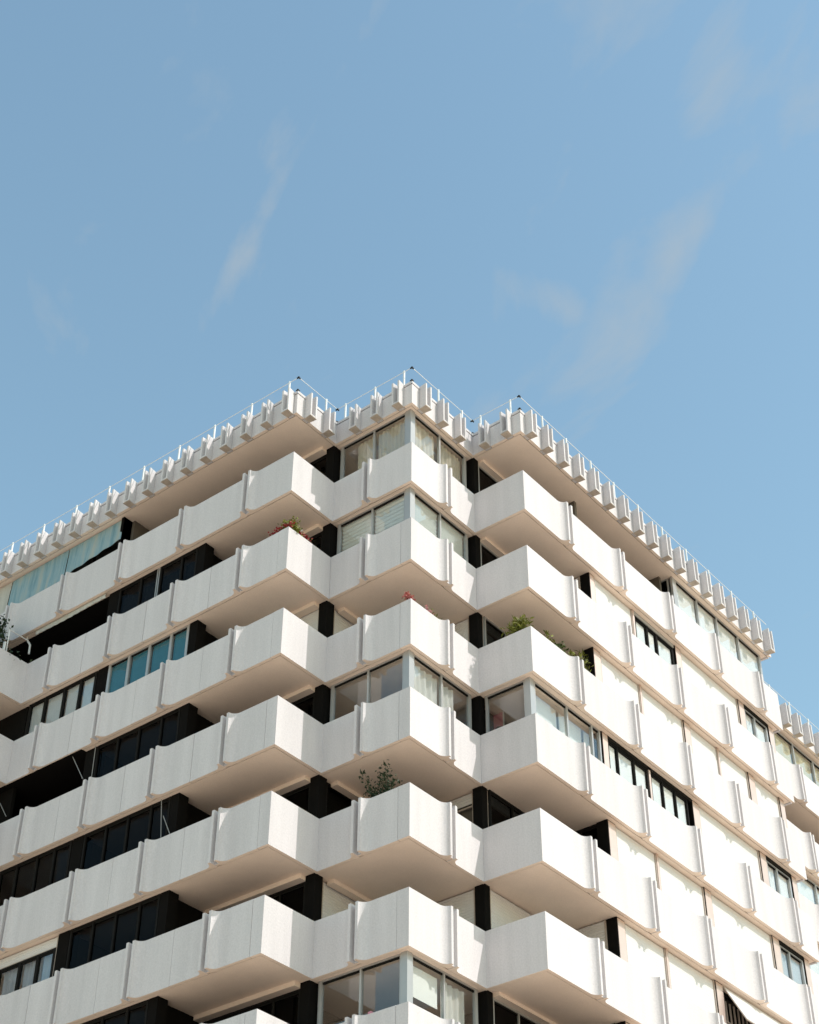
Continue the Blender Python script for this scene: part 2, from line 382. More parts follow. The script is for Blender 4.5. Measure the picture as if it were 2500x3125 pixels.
# ------------------------------------------------------------------ walls, windows, shutters
def soff(j): return ZR0 + 0.012 if j == 0 else ztop(j) - 1.558
def flo(j): return ztop(j + 1) - 1.233
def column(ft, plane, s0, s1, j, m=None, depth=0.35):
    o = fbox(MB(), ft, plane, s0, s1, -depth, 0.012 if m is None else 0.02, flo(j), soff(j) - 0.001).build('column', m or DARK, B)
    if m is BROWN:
        o.data.materials[0] = DARK  # column body painted near-black, standing in for its shaded sides
        fbox(MB(), ft, plane, s0 + .035, s1 - .012, 0.021, 0.034, flo(j) + .01, soff(j) - 0.03).build('lit_cladding', BROWN, o)  # front plate carries the sunlit tone of the same bronze
def wall(ft, plane, s0, s1, j, m=None, th=0.12):
    fbox(MB(), ft, plane, s0, s1, -th, 0, flo(j), soff(j) - 0.001).build('wall', m or INNER, B)
def glazing(ft, plane, bounds, j, fm=ALU, pm=GLASS, fw=0.05, blind=None, bo=0.14, ztop_=None, top=0.06, blindz=None, wide=None):
    z0 = flo(j) + 0.001; z1 = (ztop_ if ztop_ is not None else soff(j)) - 0.002
    mb = MB(); s0, s1 = bounds[0], bounds[-1]
    fbox(mb, ft, plane, s0, s1, -0.09, 0, z1 - top, z1); fbox(mb, ft, plane, s0, s1, -0.09, 0, z0, z0 + 0.08)
    for i, s in enumerate(bounds):
        h = (wide or {}).get(i, fw) / 2
        l, r = max(s0, s - h), min(s1, s + h)
        if i == 0: r = s0 + h * 2
        if i == len(bounds) - 1: l = s1 - h * 2
        fbox(mb, ft, plane, l, r, -0.085, 0.004, z0 + 0.08, z1 - top)
    w = mb.build('window', fm, B)
    for i in range(len(bounds) - 1):
        p = fbox(MB(), ft, plane, bounds[i] + fw * .3, bounds[i + 1] - fw * .3, -0.052, -0.044, z0 + 0.05, z1 - top * 0.7)
        p.build('pane', pm, w)
        # sash rail above each pane, a little back
        q = MB(); fbox(q, ft, plane, bounds[i] + fw * .6, bounds[i + 1] - fw * .6, -0.07, -0.03, z1 - top - 0.05, z1 - top); q.build('sash', DFRAME, w)
        bm = blind[i] if isinstance(blind, (list, tuple)) else blind
        if bm:
            zb = blindz if blindz is not None else z0 + .1
            fbox(MB(), ft, plane, bounds[i] + fw, bounds[i + 1] - fw, -bo - 0.02, -bo, zb, z1 - top - .02).build('blind', bm, w)
    return w
def slats(ft, plane, s0, s1, z0, z1, pitch=0.085, o=0.0, bulge=0.0035):
    mb = MB(); n = max(1, int((z1 - z0) / pitch)); 
    for i in range(n):
        zt = z1 - i * pitch
        prof = [(0, 0), (-0.25, bulge), (-0.75, bulge), (-1, 0)]
        k = len(mb.v)
        for f, oo in prof:
            mb.v.append(P(ft, plane, s0, o + oo, zt + f * pitch)); mb.v.append(P(ft, plane, s1, o + oo, zt + f * pitch))
        for q in range(3): mb.f.append((k + 2 * q, k + 2 * q + 1, k + 2 * q + 3, k + 2 * q + 2))
    return mb
def shutter(ft, plane, s0, s1, j, zbot=None, m=SHUT, pitch=0.085, back=True):
    z0 = flo(j) + .3 if zbot is None else zbot; z1 = soff(j) - 0.03
    mb = MB()
    for l, r in ((s0, s0 + 0.035), (s1 - 0.035, s1)): fbox(mb, ft, plane, l, r, -0.08, 0.012, flo(j) + 0.001, z1)
    fbox(mb, ft, plane, s0 + .03, s1 - .03, -0.03, 0.015, z0 - 0.05, z0)
    w = mb.build('roller_shutter', GUIDE, B)
    slats(ft, plane, s0 + .035, s1 - .035, z0, z1, pitch, -0.03, .0035 if plane == WB else .013).build('slats', m, w, 'stuff', False)
    if back: fbox(MB(), ft, plane, s0 + .035, s1 - .035, -0.10, -0.07, flo(j) + .001, z1 - .002).build('backing', INNER, w)
    return w
def hood(ft, plane, s0, s1, j, o0, o1, drop=0.13):
    fbox(MB(), ft, plane, s0, s1, o0, o1, soff(j) - drop, soff(j) - 0.0005).build('shutter_box', SOFFIT, B)

WA = -1.64; WB = -1.62
# partition walls inside the flats
for j in range(0, 8):
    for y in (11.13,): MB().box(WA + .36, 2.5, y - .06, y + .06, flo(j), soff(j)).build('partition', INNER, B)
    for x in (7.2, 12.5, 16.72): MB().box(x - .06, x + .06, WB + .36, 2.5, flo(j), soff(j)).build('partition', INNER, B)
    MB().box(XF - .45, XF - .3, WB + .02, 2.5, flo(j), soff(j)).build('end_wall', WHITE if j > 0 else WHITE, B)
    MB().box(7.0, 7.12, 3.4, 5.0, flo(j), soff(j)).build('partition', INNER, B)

# ---- left facade walls
PL = [7.32, 8.1, 9.04, 9.95, 10.87]
PL2 = [11.4, 12.15, 12.92, 13.83, 14.62]
for j in range(0, 8):
    if j == 0:
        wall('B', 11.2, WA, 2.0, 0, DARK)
        glazing('A', WA + .35, [11.3, 13.0, 14.8, 16.6, 18.4, 20.2], 0, DFRAME, DGLASS)
        glazing('A', 0.08, [3.56, 5.0, 6.4, 7.8, 9.2, 11.2], 0, DFRAME, DGLASS, ztop_=soff(0) - .13)
        column('A', WA, 11.2, 11.32, 0, DARK)
        continue
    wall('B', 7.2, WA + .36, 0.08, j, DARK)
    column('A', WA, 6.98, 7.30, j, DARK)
    column('A', WA, 10.90, 11.36, j, DARK)
    if j == 2:
        glazing('A', WA - .02, PL, j, ALU, CGLASS, fw=0.10, blind=TEALB, bo=0.075)
        glazing('A', WA - .02, PL2, j, DFRAME, GLASS, fw=0.10, blind=FROST, bo=0.09)
    elif j == 1:
        glazing('A', WA - .02, [7.32, 8.02, 9.0], j, DFRAME, DGLASS, fw=0.07)
        glazing('A', WA - .02, [9.1, 9.87, 10.88], j, DFRAME, DGLASS, fw=0.07)
        q = MB(); fbox(q, 'A', WA, 9.0, 9.03, -.05, .03, flo(j), soff(j)); fbox(q, 'A', WA, 9.09, 9.12, -.05, .03, flo(j), soff(j)); q.build('window_post', ALU, B)
    else:
        glazing('A', WA - .02, PL, j, DFRAME, DGLASS, fw=0.07)
    if j in (1, 3):
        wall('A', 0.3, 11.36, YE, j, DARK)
        MB().box(-1.60 if j == 1 else -1.86, 0.29, 11.37, YE - .1, soff(j) - .03, soff(j) - .001).build('shade_sheet', DARK, B)  # added near-black sheet below the soffit, standing in for deep shade
        if j == 3: glazing('A', 0.24, [11.5, 13, 14.5, 16], j, DFRAME, DGLASS)
    elif j == 5:
        glazing('A', WA - .02, PL2, j, DFRAME, GLASS, fw=0.10, ztop_=soff(j) - .38)
        shutter('A', WA, 11.38, 14.62, j, soff(j) - .36, pitch=.075, back=False)
    elif j != 2:
        glazing('A', WA - .02, PL2, j, DFRAME, DGLASS, fw=0.08)
    if j >= 2:
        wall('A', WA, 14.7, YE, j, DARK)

# ---- corner blocks
for j in range(0, 8):
    # columns at the two inner corners, their shade painted in as black
    fbox(MB(), 'A', 0.03, 3.24, 3.56, -.33, 0, flo(j), soff(j)).build('column', DARK, B)
    fbox(MB(), 'B', 0.06, 3.29, 3.53, -.33, 0, flo(j), soff(j)).build('column', DARK, B)
    # left loggia back wall
    if j > 0:
        hood('A', 0.08, 3.57, 7.14, j, 0.0, 0.26)
        if j == 2:
            shutter('A', 0.08, 3.57, 6.98, j)
        else:
            glazing('A', 0.06, [3.58, 4.5, 5.7, 6.98], j, DFRAME, DGLASS, ztop_=soff(j) - .13)
    else:
        hood('A', 0.08, 3.57, 11.1, j, 0.0, 0.26)
    # right loggia back wall and end wall
    if j != 3:
        q = MB()
        if j in (2, 4):
            shutter('B', 0.10, 3.56, 6.9, j, soff(j) - .42, back=False); glazing('B', 0.02, [3.6, 4.7, 5.8, 6.9], j, ALU if j == 2 else DFRAME, DGLASS, blind=BLIND if j == 2 else None)
        elif j in (5,):
            shutter('B', 0.10, 3.56, 6.9, j)
        else:
            glazing('B', 0.08, [3.56, 4.7, 5.8, 6.9] if j else [3.56, 4.7, 6, 7.6, 9.2, 10.8, 12.6], j, ALU, DGLASS, ztop_=soff(j) - .1, fw=.045)
            hood('B', 0.08, 3.56, 7.0 if j else 12.6, j, 0, 0.2, .1)
    if j in (1, 2, 5):
        shutter('A', 7.06, -1.30, 0.0, j, m=SHUT)
    elif j in (4, 6, 7):
        glazing('A', 7.06, [-1.36, -0.7, 0.0], j, DFRAME, DGLASS)
    # middle block
    if j in (0, 1, 3, 6):
        pl = 0.25
        w0 = [0.42, 1.74, 3.13]
        glazing('A', pl, w0, j, ALU, GLASS, fw=0.06, top=.05, wide={2: .11})
        glazing('B', pl, w0, j, ALU, GLASS, fw=0.06, top=.05, wide={2: .11})
        q = MB(); q.box(pl - .03, pl + .17, pl - .03, pl + .17, flo(j), soff(j) - .001); q.build('corner_post', ALU, B)
    else:
        # open corner terrace: two walls set back
        hood('B', 3.3, 0.6, 3.0, j, 0.0, 0.24, .12)
        if j == 2:
            shutter('B', 3.34, 0.46, 3.2, j); shutter('A', 3.34, 0.42, 3.2, j)
        elif j == 4:
            glazing('B', 3.34, [0.46, 1.7, 3.2], j, DFRAME, DGLASS)
            shutter('A', 3.38, 0.44, 3.2, j, soff(j) - .45, back=False); glazing('A', 3.46, [0.42, 1.7, 3.2], j, DFRAME, DGLASS)
        else:
            shutter('B', 3.34, 0.46, 3.2, j); shutter('A', 3.34, 0.42, 3.2, j)
        for nm in (0,):
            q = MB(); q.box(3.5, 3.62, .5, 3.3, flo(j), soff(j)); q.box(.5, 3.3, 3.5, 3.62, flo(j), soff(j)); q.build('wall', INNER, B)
    # rooms behind the glazed corner: back walls
    if j in (0, 1, 3, 6):
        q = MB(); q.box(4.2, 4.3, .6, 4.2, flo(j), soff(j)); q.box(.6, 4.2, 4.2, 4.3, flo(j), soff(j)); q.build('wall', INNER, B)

# ---- right facade
def post(ft, plane, s, j, m=BROWN, w=.05):
    fbox(MB(), ft, plane, s - w, s + w, -.1, .03, flo(j), soff(j) - .001).build('window_post', m, B)
# opening under the roof: long glazed bay
glazing('B', WB, [12.72, 14.40, 15.78, 17.32, 18.98], 0, ALU, CGLASS, fw=0.07, blind=BLIND, bo=.10, wide={0: .26, 4: .12})
glazing('A', 12.72, [-1.45, -0.75, 0.0], 0, ALU, DGLASS)
cols = {1: (7.08, 7.38, 12.28, 12.66, 16.5, 16.92), 2: (6.96, 7.38, 12.27, 12.68, 16.48, 16.92), 3: (7.08, 7.40, 12.22, 12.64, 16.5, 16.94),
        4: (7.02, 7.44, 12.35, 12.76, 16.55, 17.0), 5: (7.1, 7.5, 12.36, 12.8, 16.55, 17.0), 6: (7.1, 7.5, 12.36, 12.8, 16.55, 17.0), 7: (7.1, 7.5, 12.36, 12.8, 16.55, 17.0)}
for j in range(1, 8):
    q = cols[j]
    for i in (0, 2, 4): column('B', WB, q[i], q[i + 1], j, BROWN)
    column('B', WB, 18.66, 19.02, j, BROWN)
    if j != 3:
        shutter('B', WB, q[1] + .01, 9.63, j)
    if j == 1:
        post('B', WB, 9.69, j)
        w = glazing('B', WB - .0, [9.75, 10.55, 11.14, 12.2], j, DFRAME, CGLASS, fw=.09, blind=BLIND, bo=.075, ztop_=soff(j) - .17, top=.05)
        fbox(MB(), 'B', WB, 9.76, 12.22, -.12, .02, soff(j) - .155, soff(j) - .002).build('shutter_box', ALU, B)
    elif j == 3:
        glazing('B', WB, [7.42, 7.96, 8.88, 9.66], j, DFRAME, CGLASS, fw=.065, blind=BLIND, bo=.075, ztop_=soff(j) - .12, top=.04)
        post('B', WB, 9.72, j)
        glazing('B', WB, [9.78, 10.51, 11.25, 11.98], j, DFRAME, CGLASS, fw=.065, blind=BLIND, bo=.075, ztop_=soff(j) - .12, top=.04)
        fbox(MB(), 'B', WB - .05, 7.41, 12.2, -.1, -.02, soff(j) - .118, soff(j) - .002).build('shutter_box', DFRAME, B)
    else:
        post('B', WB, 9.69, j); shutter('B', WB, 9.75, q[2] - .01, j)
    if j == 2:
        shutter('B', WB, q[3] + .01, 14.46, j); post('B', WB, 14.5, j); shutter('B', WB, 14.55, q[4] - .01, j)
    elif j == 5:
        pass
    else:
        shutter('B', WB, q[3] + .01, q[4] - .01, j)
    if j in (1, 3, 4):
        glazing('B', WB, [q[5] + .02, 17.70, 18.62], j, ALU, CGLASS, fw=.09, blind=BLIND if j != 4 else FROST, bo=.10, ztop_=soff(j) - .14, top=.04)
        fbox(MB(), 'B', WB - .06, q[5] + .01, 18.65, -.1, -.02, soff(j) - .138, soff(j) - .002).build('shutter_box', DFRAME, B)
    else:
        shutter('B', WB, q[5] + .01, 18.65, j)
# glazed right corner block on the fourth balcony row
glazing('B', WB, [3.62, 5.30, 6.60, 7.04], 3, ALU, GLASS, fw=.07, top=.05, blind=[BLIND, BLIND, BLIND], bo=.35)
glazing('A', 3.44, [-1.46, -0.03], 3, ALU, GLASS, fw=.07, top=.05)
MB().box(3.41, 3.60, WB - .02, WB + .16, flo(3), soff(3) - .001).build('corner_post', ALU, B)
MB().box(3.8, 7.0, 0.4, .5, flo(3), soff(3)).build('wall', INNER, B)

# shutter swung out on the sixth opening of the right facade, with a barred window behind
j = 5
zt = soff(j) - .05
w = MB(); n = 20
x0, x1 = 12.84, 16.5
aw = MB()
for i in range(n):
    f0, f1 = i / n, (i + 1) / n
    p = lambda f, e: (WB - .03 - 0.62 * f - e * .8, zt - 1.15 * f + e * .5)
    (y0, z0), (y1, z1), (y2, z2) = p(f0, 0), p(f0 + .006, .012), p(f1 + .002, .006)
    k = len(aw.v); aw.v += [(x0, y0, z0), (x1, y0, z0), (x0, y1, z1), (x1, y1, z1), (x0, y2, z2), (x1, y2, z2)]
    aw.f += [(k, k + 1, k + 3, k + 2), (k + 2, k + 3, k + 5, k + 4)]
fr = MB(); fr.tube((x0, WB - .02, zt), (x0, WB - .66, zt - 1.17), .02); fr.tube((x1, WB - .02, zt), (x1, WB - .66, zt - 1.17), .02); fr.tube((x0, WB - .66, zt - 1.17), (x1, WB - .66, zt - 1.17), .025)
sh = fr.build('awning_shutter', GUIDE, B); aw.build('slats', SHUT, sh, 'stuff', False)
br = MB()
for i in range(15): br.box(12.95 + i * .24, 12.98 + i * .24 + .03, WB + .02, WB + .05, flo(j) + .3, soff(j) - .45)
br.box(12.85, 16.5, WB - .005, WB + .02, flo(j) + 1.55, flo(j) + 1.59); br.build('window_bars', GUIDE, B)
glazing('B', WB + .2, [12.85, 14.1, 15.3, 16.5], j, DFRAME, DGLASS)

# ---- wing beyond the right block
for j in range(0, 8):
    y = YW + .30
    if j == 1:
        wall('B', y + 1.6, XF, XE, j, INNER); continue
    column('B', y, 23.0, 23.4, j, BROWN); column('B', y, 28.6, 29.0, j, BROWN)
    glazing('B', y, [23.42, 25.1, 26.8, 28.58], j, ALU, GLASS, fw=.08, blind=YELB if j == 0 else BLIND, bo=.12, ztop_=soff(j) - .1)
    glazing('B', y, [29.02, 31, 33, 35], j, ALU, GLASS, fw=.08, blind=BLIND, bo=.12)
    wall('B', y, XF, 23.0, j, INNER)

# ------------------------------------------------------------------ cloth: curtains, canvas, awning
def curtain(ft, plane, s0, s1, z0, z1, m, label, amp=.035, per=.17, group='curtains behind the windows', name='curtain', cat='curtain'):
    n = int((s1 - s0) / per * 8) + 2; mb = MB()
    ph = random.random() * 6
    ctr = P(ft, plane, (s0 + s1) / 2, 0, z0)
    for i in range(n):
        f = i / (n - 1); s = s0 + (s1 - s0) * f
        o = amp * (math.sin(2 * math.pi * s / per + ph) + .5 * math.sin(2 * math.pi * s / per / 2.7 + 1))
        for z in (z0, z1):
            x, y, zz = P(ft, plane, s, o, z); mb.v.append((x - ctr[0], y - ctr[1], zz - ctr[2]))
    for i in range(n - 1): mb.f.append((2 * i, 2 * i + 2, 2 * i + 3, 2 * i + 1))
    o = link(name, mb.mesh(name, m, False), None, None, ctr)
    for p in o.data.polygons: p.use_smooth = True
    return tag(o, label, cat, group)
z0, z1 = flo(0) + .9, soff(0) - .12
curtain('A', .42, .45, 1.68, z0, z1, LINEN, 'beige curtain in the shaded face of the topmost corner window, beside the corner post')
curtain('A', .42, 1.85, 2.55, z0, z1, LINEN, 'narrow beige curtain in the shaded face of the topmost corner window, nearest the left balcony')
curtain('B', .42, .50, 1.68, z0, z1, LINEN, 'beige curtain in the sunlit face of the topmost corner window, beside the corner post', per=.21)
curtain('B', .42, 1.85, 3.05, z0, z1, LINEN, 'beige curtain in the sunlit face of the topmost corner window, nearest the right balcony', per=.2)
for i, (s0, s1) in enumerate(((11.46, 12.1), (12.22, 12.86), (12.98, 13.75))):
    curtain('A', WA + .16, s0, s1, flo(5) + .9, soff(5) - .42, PALEC, ['pale blue curtain under the bottom left shutter, beside the dark column', 'middle one of the pale blue curtains under the bottom left shutter', 'pale blue curtain under the bottom left shutter, farthest from the column'][i])
for i, (s0, s1) in enumerate(((7.4, 7.96), (8.1, 8.93), (9.2, 9.8), (9.95, 10.8))):
    curtain('A', WA + .14, s0, s1, flo(1) + .9, soff(1) - .35, LACE, ['rightmost', 'second from right', 'third from right', 'leftmost'][i] + ' of the four dark lace curtains below the top left balconies', amp=.012, per=.3)
SHEER = mat('white_sheer_curtain', (0.82, 0.80, 0.77), 0.9, 0.08, 5, streak=True, transl=0.3)
curtain('B', .42, .48, 1.70, flo(3) + .9, soff(3) - .16, SHEER, 'white sheer curtain in the sunlit face of the middle corner window, beside the corner post', per=.26)
curtain('B', .42, 1.80, 2.42, flo(3) + .9, soff(3) - .16, SHEER, 'half drawn white sheer curtain in the sunlit face of the middle corner window', per=.22)
curtain('B', .44, 1.80, 2.75, flo(6) + .9, soff(6) - .16, SHEER, 'white sheer curtain in the sunlit face of the lowest corner window', per=.24)
fbox(MB(), 'B', .25, .55, 1.62, -.16, -.14, soff(6) - 1.0, soff(6) - .2).build('roller_blind', BLIND, B)
# venetian blinds in the second corner window (parts of the building)
for ft in 'AB':
    for (s0, s1) in ((.46, 1.70), (1.78, 3.02)):
        z1 = soff(1) - .10; bl = MB(); fbox(bl, ft, .25, s0, s1, -.16, -.10, z1 - .04, z1); bo = bl.build('venetian_blind', GREYB, B)
        for i in range(11):
            zt = z1 - .05 - i * .15
            mb = MB(); q = [P(ft, .25, s0, -.10, zt), P(ft, .25, s1, -.10, zt), P(ft, .25, s1, -.14, zt - .09), P(ft, .25, s0, -.14, zt - .09)]
            r = [(x, y, z - .006) for x, y, z in q]
            mb.v += q + r; mb.f += [(0, 1, 2, 3), (4, 5, 6, 7), (0, 1, 5, 4), (2, 3, 7, 6), (1, 2, 6, 5), (3, 0, 4, 7)]
            mb.build('slat', GREYB, bo)
# drop canvases under the roof, left
def canvas(s0, s1, zt, zb0, zb1, label, m=CANVAS, o_top=.0, o_bot=.05):
    n = 40; ctr = P('A', -1.62, (s0 + s1) / 2, 0, zb0); mb = MB(); rows = 5
    for r in range(rows + 1):
        for i in range(n + 1):
            f = i / n; s = s0 + (s1 - s0) * f; zb = zb0 + (zb1 - zb0) * f; z = zt + (zb - zt) * r / rows
            o = o_top + (o_bot - o_top) * r / rows + .018 * math.sin(s * 9) * r / rows
            x, y, zz = P('A', -1.62, s, o, z); mb.v.append((x - ctr[0], y - ctr[1], zz - ctr[2]))
    for r in range(rows):
        for i in range(n):
            k = r * (n + 1) + i; mb.f.append((k, k + 1, k + n + 2, k + n + 1))
    o = link('canvas_blind', mb.mesh('canvas_blind', m, False), None, None, ctr)
    md = o.modifiers.new('thick', 'SOLIDIFY'); md.thickness = .006
    tag(o, label, 'canvas blind', 'canvas blinds hung under the roof edge')
canvas(11.22, 13.93, soff(0) - .05, TOP + .70, TOP + .42, 'faded teal canvas blind under the roof, lower edge free over a dark gap')
canvas(13.98, 16.9, soff(0) - .05, TOP + .28, TOP + .2, 'faded teal canvas blind under the roof reaching down to the balcony wall')
canvas(16.95, 20.5, soff(0) - .05, TOP + .2, TOP + .2, 'streaked cream canvas blind under the roof at the left edge of the photo', CANVAS2)
# awning rolled up with a scalloped valance
mb = MB(); n = 150; zt = soff(1) - .02
s0, s1 = 11.4, 14.8; ctr = (-1.78, s0, zt)
for i in range(n + 1):
    s = s0 + (s1 - s0) * i / n; dz = .17 + .022 * abs(math.sin(s * 9.5)) + .02 * math.sin(s * 2)
    for o, z in ((0, 0), (.02, -.07), (.0, -dz)): mb.v.append((-o, s - s0, z))
for i in range(n):
    k = 3 * i; mb.f += [(k, k + 1, k + 4, k + 3), (k + 1, k + 2, k + 5, k + 4)]
o = link('awning', mb.mesh('awning', CANVAS2, False), None, None, ctr)
md = o.modifiers.new('thick', 'SOLIDIFY'); md.thickness = .01
tag(o, 'rolled up cream awning with scalloped edge above the dark balcony at far left', 'awning')

# thin poles on the dark balconies of the left facade
def pole(p0, p1, label, r=.013, group='thin poles on the left balconies'):
    p0 = Vector(p0); p1 = Vector(p1)
    mb = MB(); mb.tube((0, 0, 0), p1 - p0, r)
    mb.tube((p1 - p0) * .0, (p1 - p0) * .02, r * 1.8)
    tag(link('awning_pole', mb.mesh('awning_pole', POLE, True), None, None, p0), label, 'pole', group)
X = -1.75
pole((X, 11.23, TOP - 8.6), (X, 11.97, TOP - 7.43), 'slanting thin white pole in the dark opening above the fourth balcony row')
pole((X, 10.82, TOP - 9.0), (X, 10.84, TOP - 7.60), 'upright thin white pole beside the slanting one above the fourth balcony row')
pole((X, 14.69, TOP - 8.67), (X, 15.13, TOP - 8.05), 'slanting thin grey pole at the left edge of the photo above the fourth balcony row')
pole((X, 7.42, TOP - 12.1), (X, 7.60, TOP - 10.6), 'upright thin white pole in the dark opening above the fifth balcony row')
pole((X, 7.06, TOP - 11.95), (X, 7.45, TOP - 11.18), 'short slanting thin pole leaning on the upright pole above the fifth balcony row')

# ------------------------------------------------------------------ plants
def leaf(mb, p, size, asp=.5, up=.3):
    d = Vector((random.gauss(0, 1), random.gauss(0, 1), random.gauss(up, .7))).normalized()
    s = d.cross(Vector((random.gauss(0, 1), random.gauss(0, 1), random.gauss(0, 1)))).normalized() * size * asp * .5
    nrm = d.cross(s).normalized() * size * .12
    mb.face([p, p + d * size * .5 + s + nrm, p + d * size, p + d * size * .5 - s + nrm])
def plant(name, label, cat, base, stems, leafm, n=14, size=.07, asp=.5, spread=.07, flowers=(), pot=True, group=None, spray=None, seat=.95):
    """base: pot foot; stems: list of tips (absolute); leaves along the upper part of every stem"""
    t = thing(name, label, cat, base, group); bv = Vector(base)
    if pot:
        mb = MB(); mb.tube((0, 0, 0), (0, 0, seat * .35), .11, 10, .15); mb.build('pot', POT, t)
    st = MB(); lf = MB(); org = Vector((0, 0, seat * .33 if pot else 0))
    for tip in stems:
        tp = Vector(tip) - bv
        mid = org.lerp(tp, .5) + Vector((random.gauss(0, .03), random.gauss(0, .03), .05))
        st.tube(org, mid, .009, 5); st.tube(mid, tp, .008, 5, .003)
        for i in range(n):
            f = random.random() ** .8; q = org.lerp(mid, f * 2) if f < .5 else mid.lerp(tp, f * 2 - 1)
            if f < .3: continue
            if pot and q.z < seat + .30: continue
            leaf(lf, q + Vector((random.gauss(0, spread), random.gauss(0, spread), random.gauss(0, spread * .7))), size * random.uniform(.6, 1.25), asp)
    st.build('stem', STEM, t); lf.build('foliage', leafm, t, None, False)
    for (fm, pts, fs, nn) in flowers:
        for p in pts:
            mb = MB(); c0 = Vector(p) - bv
            for i in range(nn): leaf(mb, c0 + Vector((random.gauss(0, fs * .35), random.gauss(0, fs * .35), random.gauss(0, fs * .3))), fs * .6, .9)
            mb.build('flower', fm, t, None, False)
    return t
rg = random.uniform
# big flowering box plants on the left corner balcony, second row (x=v, y=u)
zf = ztop(2)
tips = [(-1.60, 3.32, zf + .50), (-1.72, 3.30, zf + .46), (-1.52, 3.36, zf + .42), (-1.45, 3.4, zf + .36), (-1.3, 3.35, zf + .34), (-1.66, 3.45, zf + .38), (-1.58, 3.30, zf + .33), (-1.72, 3.42, zf + .30)]
plant('flowering_shrub', 'pale green flowering shrub with a white bloom on the left corner balcony', 'plant', (-1.6, 3.42, zf - 1.2), tips + [(-1.5 - .03 * i, 3.28 + .05 * i, zf + .3 + .03 * (i % 3)) for i in range(6)], LEAFY, 90, .125, .55, .10, [(WHITEF, [(-1.62, 3.3, zf + .40), (-1.16, 3.32, zf + .40)], .06, 14)])
fl = [(-1.78, 3.95 - .08 * i, zf + rg(.14, .30)) for i in range(11)]
plant('red_geranium', 'red geraniums on the left corner balcony, along the shaded side of the shrub', 'plant', (-1.72, 3.75, zf - 1.2), [(x + .05, y, z - .03) for x, y, z in fl], LEAF, 12, .06, .7, .05, [(REDF, fl, .11, 18)])
fl = [(-1.38 + .075 * i, 3.30, zf + rg(.14, .32)) for i in range(8)]
plant('red_geranium', 'red geraniums on the left corner balcony, along its sunlit side', 'plant', (-1.1, 3.38, zf - 1.2), [(x, y + .03, z - .03) for x, y, z in fl] + [(-.80, 3.26, zf + .16), (-.74, 3.26, zf + .30), (-.88, 3.24, zf + .2), (-.95, 3.22, zf + .05), (-.86, 3.15, zf - .05)], LEAFY, 18, .06, .6, .05, [(REDF, fl, .10, 16)])
# red and pink flowers on the middle corner, third row
zf = ztop(3)
fl = [(.12, .06 + .06 * i, zf + .10 + .045 * i + rg(-.02, .05)) for i in range(5)] + [(.14, .27, zf + .36)]
plant('coral_geranium', 'small coral red geranium on the tip of the middle corner balcony', 'plant', (.2, .2, zf - 1.2), [(x + .03, y, z) for x, y, z in fl], LEAF, 3, .04, .6, .03, [(CORAL, fl, .11, 20)])
fl = [(.93, .13, zf + .24), (1.20, .14, zf + .22), (1.0, .13, zf + .16)]
plant('trailing_plant', 'yellow green plant with small pink flowers behind the sunlit middle corner wall', 'plant', (1.3, .22, zf - 1.2), [(1.0 + .09 * i, .14, zf + .2 + rg(-.03, .06)) for i in range(9)], LEAFY, 26, .12, .3, .05, [(PINKF, fl, .10, 14)])
# row of plants on the right corner balcony, third row
gp = 'potted plants on the right corner balcony'
plant('spiky_plant', 'bushy yellow green plant on the shaded face of the right corner balcony', 'plant', (3.42, -1.45, zf - 1.2), [(3.38, -1.5 + .07 * i, zf + .55 - .05 * abs(i - 2) + rg(-.05, .04)) for i in range(-1, 7)] + [(3.36, -1.62, zf + .5), (3.36, -1.3, zf + .42), (3.36, -1.2, zf + .32)], LEAFY, 95, .18, .26, .08, group=gp)
plant('leafy_plant', 'tall thin leafy plant behind the sunlit right balcony wall, nearest its corner', 'plant', (4.30, -1.70, zf - 1.2), [(4.24, -1.75, zf + .48), (4.30, -1.76, zf + .36), (4.36, -1.75, zf + .3), (4.46, -1.74, zf + .26)], LEAFY, 30, .15, .5, .05, group=gp)
plant('leafy_plant', 'round leaved dark plant in the middle of the right balcony wall', 'plant', (4.98, -1.70, zf - 1.2), [(4.92, -1.75, zf + .44), (5.0, -1.75, zf + .46), (5.08, -1.75, zf + .40), (5.18, -1.76, zf + .3), (4.88, -1.75, zf + .3)], LEAF, 26, .15, .6, .06, group=gp)
plant('leafy_plant', 'yellow leaved plant on the right balcony beside the concrete rib', 'plant', (5.66, -1.70, zf - 1.2), [(5.58, -1.75, zf + .46), (5.66, -1.75, zf + .50), (5.72, -1.75, zf + .42), (5.52, -1.74, zf + .30)], LEAFY, 34, .15, .5, .06, group=gp)
plant('palm_plant', 'small palm with narrow yellow green fronds beside the brown column', 'plant', (6.2, -1.65, zf - 1.2), [(6.2 + .16 * math.cos(t), -1.72, zf + .55 + .18 * math.sin(t)) for t in (-.2, .3, .8, 1.3, 1.8, 2.4, 3.0)] + [(6.55, -1.7, zf + .45)], LEAFY, 26, .22, .16, .03, group=gp)
# bush on the middle terrace, fifth row
zf = ztop(5)
tips = [(.38, 1.19 + rg(-.05, .05), zf + 1.12), (.38, 1.1, zf + 1.0), (.40, 1.25, zf + .9), (.35, 1.88, zf + 1.18), (.38, 1.85, zf + .95), (.36, .75, zf + .62), (.4, .9, zf + .6), (.4, 1.05, zf + .7), (.42, 1.3, zf + .55), (.42, 1.45, zf + .6), (.42, 1.6, zf + .5), (.42, 1.15, zf + .5), (.42, 1.0, zf + .4), (.42, 1.5, zf + .35), (.42, 1.3, zf + .3)]
plant('balcony_bush', 'dark green bush growing above the shaded face of the middle terrace', 'plant', (.5, 1.35, zf - 1.2), tips, LEAFD, 80, .115, .5, .085)
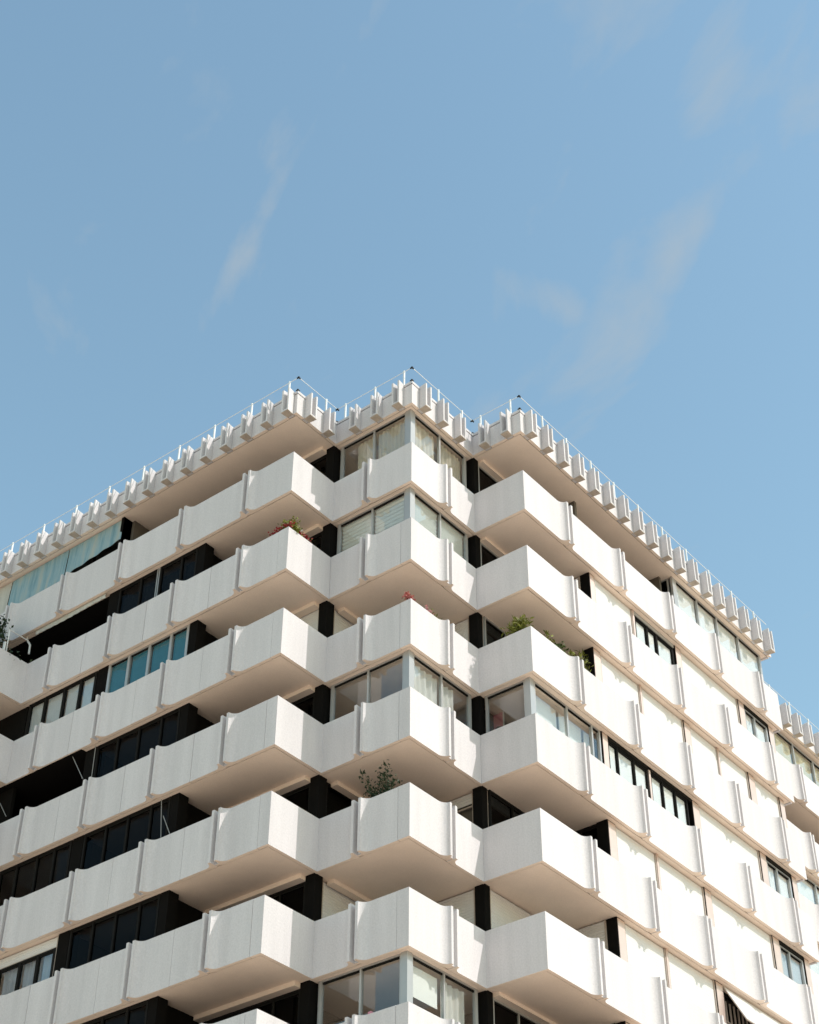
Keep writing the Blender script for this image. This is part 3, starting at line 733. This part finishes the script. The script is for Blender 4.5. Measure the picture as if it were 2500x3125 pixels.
# tree on the far left terrace
zf = ztop(2)
t = thing('potted_tree', 'dense dark leaved small tree on the far left terrace under the canvas blinds', 'tree', (-2.9, 15.95, zf - 1.24))
bv = Vector((-2.9, 15.95, zf - 1.24))
mb = MB(); mb.tube((0, 0, 0), (0, 0, .45), .2, 10, .26); mb.build('pot', POT, t)
mb = MB(); mb.tube((0, 0, .4), (.03, -.02, 1.5), .05, 7, .035)
cl = []
for i in range(26):
    ph = rg(0, 6.28); rr = rg(.2, .9); h = rg(1.2, 2.85)
    cpt = Vector((.5 * rr * math.cos(ph), .9 * rr * math.sin(ph) - .15 - .2 * max(0, 2.2 - h), h)); cl.append(cpt)
    mb.tube((.03, -.02, 1.3), cpt, .015, 5, .006)
mb.build('trunk', STEM, t)
lf = MB()
for cpt in cl:
    for i in range(110):
        leaf(lf, cpt + Vector((random.gauss(0, .17), random.gauss(0, .2), random.gauss(0, .16))), rg(.08, .15), .65)
lf.build('crown', LEAFD, t, None, False)
# frame of white tube on the terrace
t = thing('terrace_frame', 'white tube frame with a thick post on the far left terrace wall', 'frame', (-2.86, 14.86, ztop(2)))
MB().box(-.055, .0, -.03, .05, -.02, .38).build('post', STEEL, t)
MB().tube((.08, 0, 0), (.06, 0, .93), .02).build('upright', STEEL, t)
MB().tube((.06, 0, .93), (.86, 0, .92), .018).build('bar', STEEL, t)
q = MB(); q.tube((-1.70, 15.35, ztop(1) - HP - .0), (-1.70, 15.33, ztop(1) - HP - .12), .035); q.tube((-1.70, 15.33, ztop(1) - HP - .12), (-1.72, 15.1, ztop(1) - HP - .42), .035); q.tube((-1.72, 15.1, ztop(1) - HP - .42), (-1.72, 15.08, ztop(1) - HP - .8), .035)
q.build('drain_pipe', STEEL, B)
# pink ball flower behind the lowest corner window, framed picture in the glazed right bay
mb = MB(); bm = bmesh.new(); bmesh.ops.create_icosphere(bm, subdivisions=2, radius=.085); me = bpy.data.meshes.new('ball'); bm.to_mesh(me); bm.free(); me.materials.append(PINK)
tag(link('ball', me, None, None, (.3, 1.42, TOP - 17.86)), 'small pink ball on the sill outside the lowest corner window', 'ball')
t = thing('picture_frame', 'pale framed pink and black picture seen through the glazed right bay', 'picture', (4.40, .27, TOP - 8.6))
q = MB(); q.box(0, .03, -.26, -.22, 0, 1.25); q.box(0, .03, .2, .24, 0, 1.25); q.box(0, .03, -.26, .24, 1.25, 1.29); q.build('frame', BLIND, t)
q = MB(); q.face([(.02, -.22, .55), (.02, .2, .45), (.02, .2, 1.25), (.02, -.22, 1.25)]); q.build('print', PINK, t, None, False)
q = MB(); q.face([(.02, -.22, 0), (.02, .2, 0), (.02, .2, .45), (.02, 0, .62), (.02, -.22, .55)]); q.build('lower_print', BLACK, t, None, False)
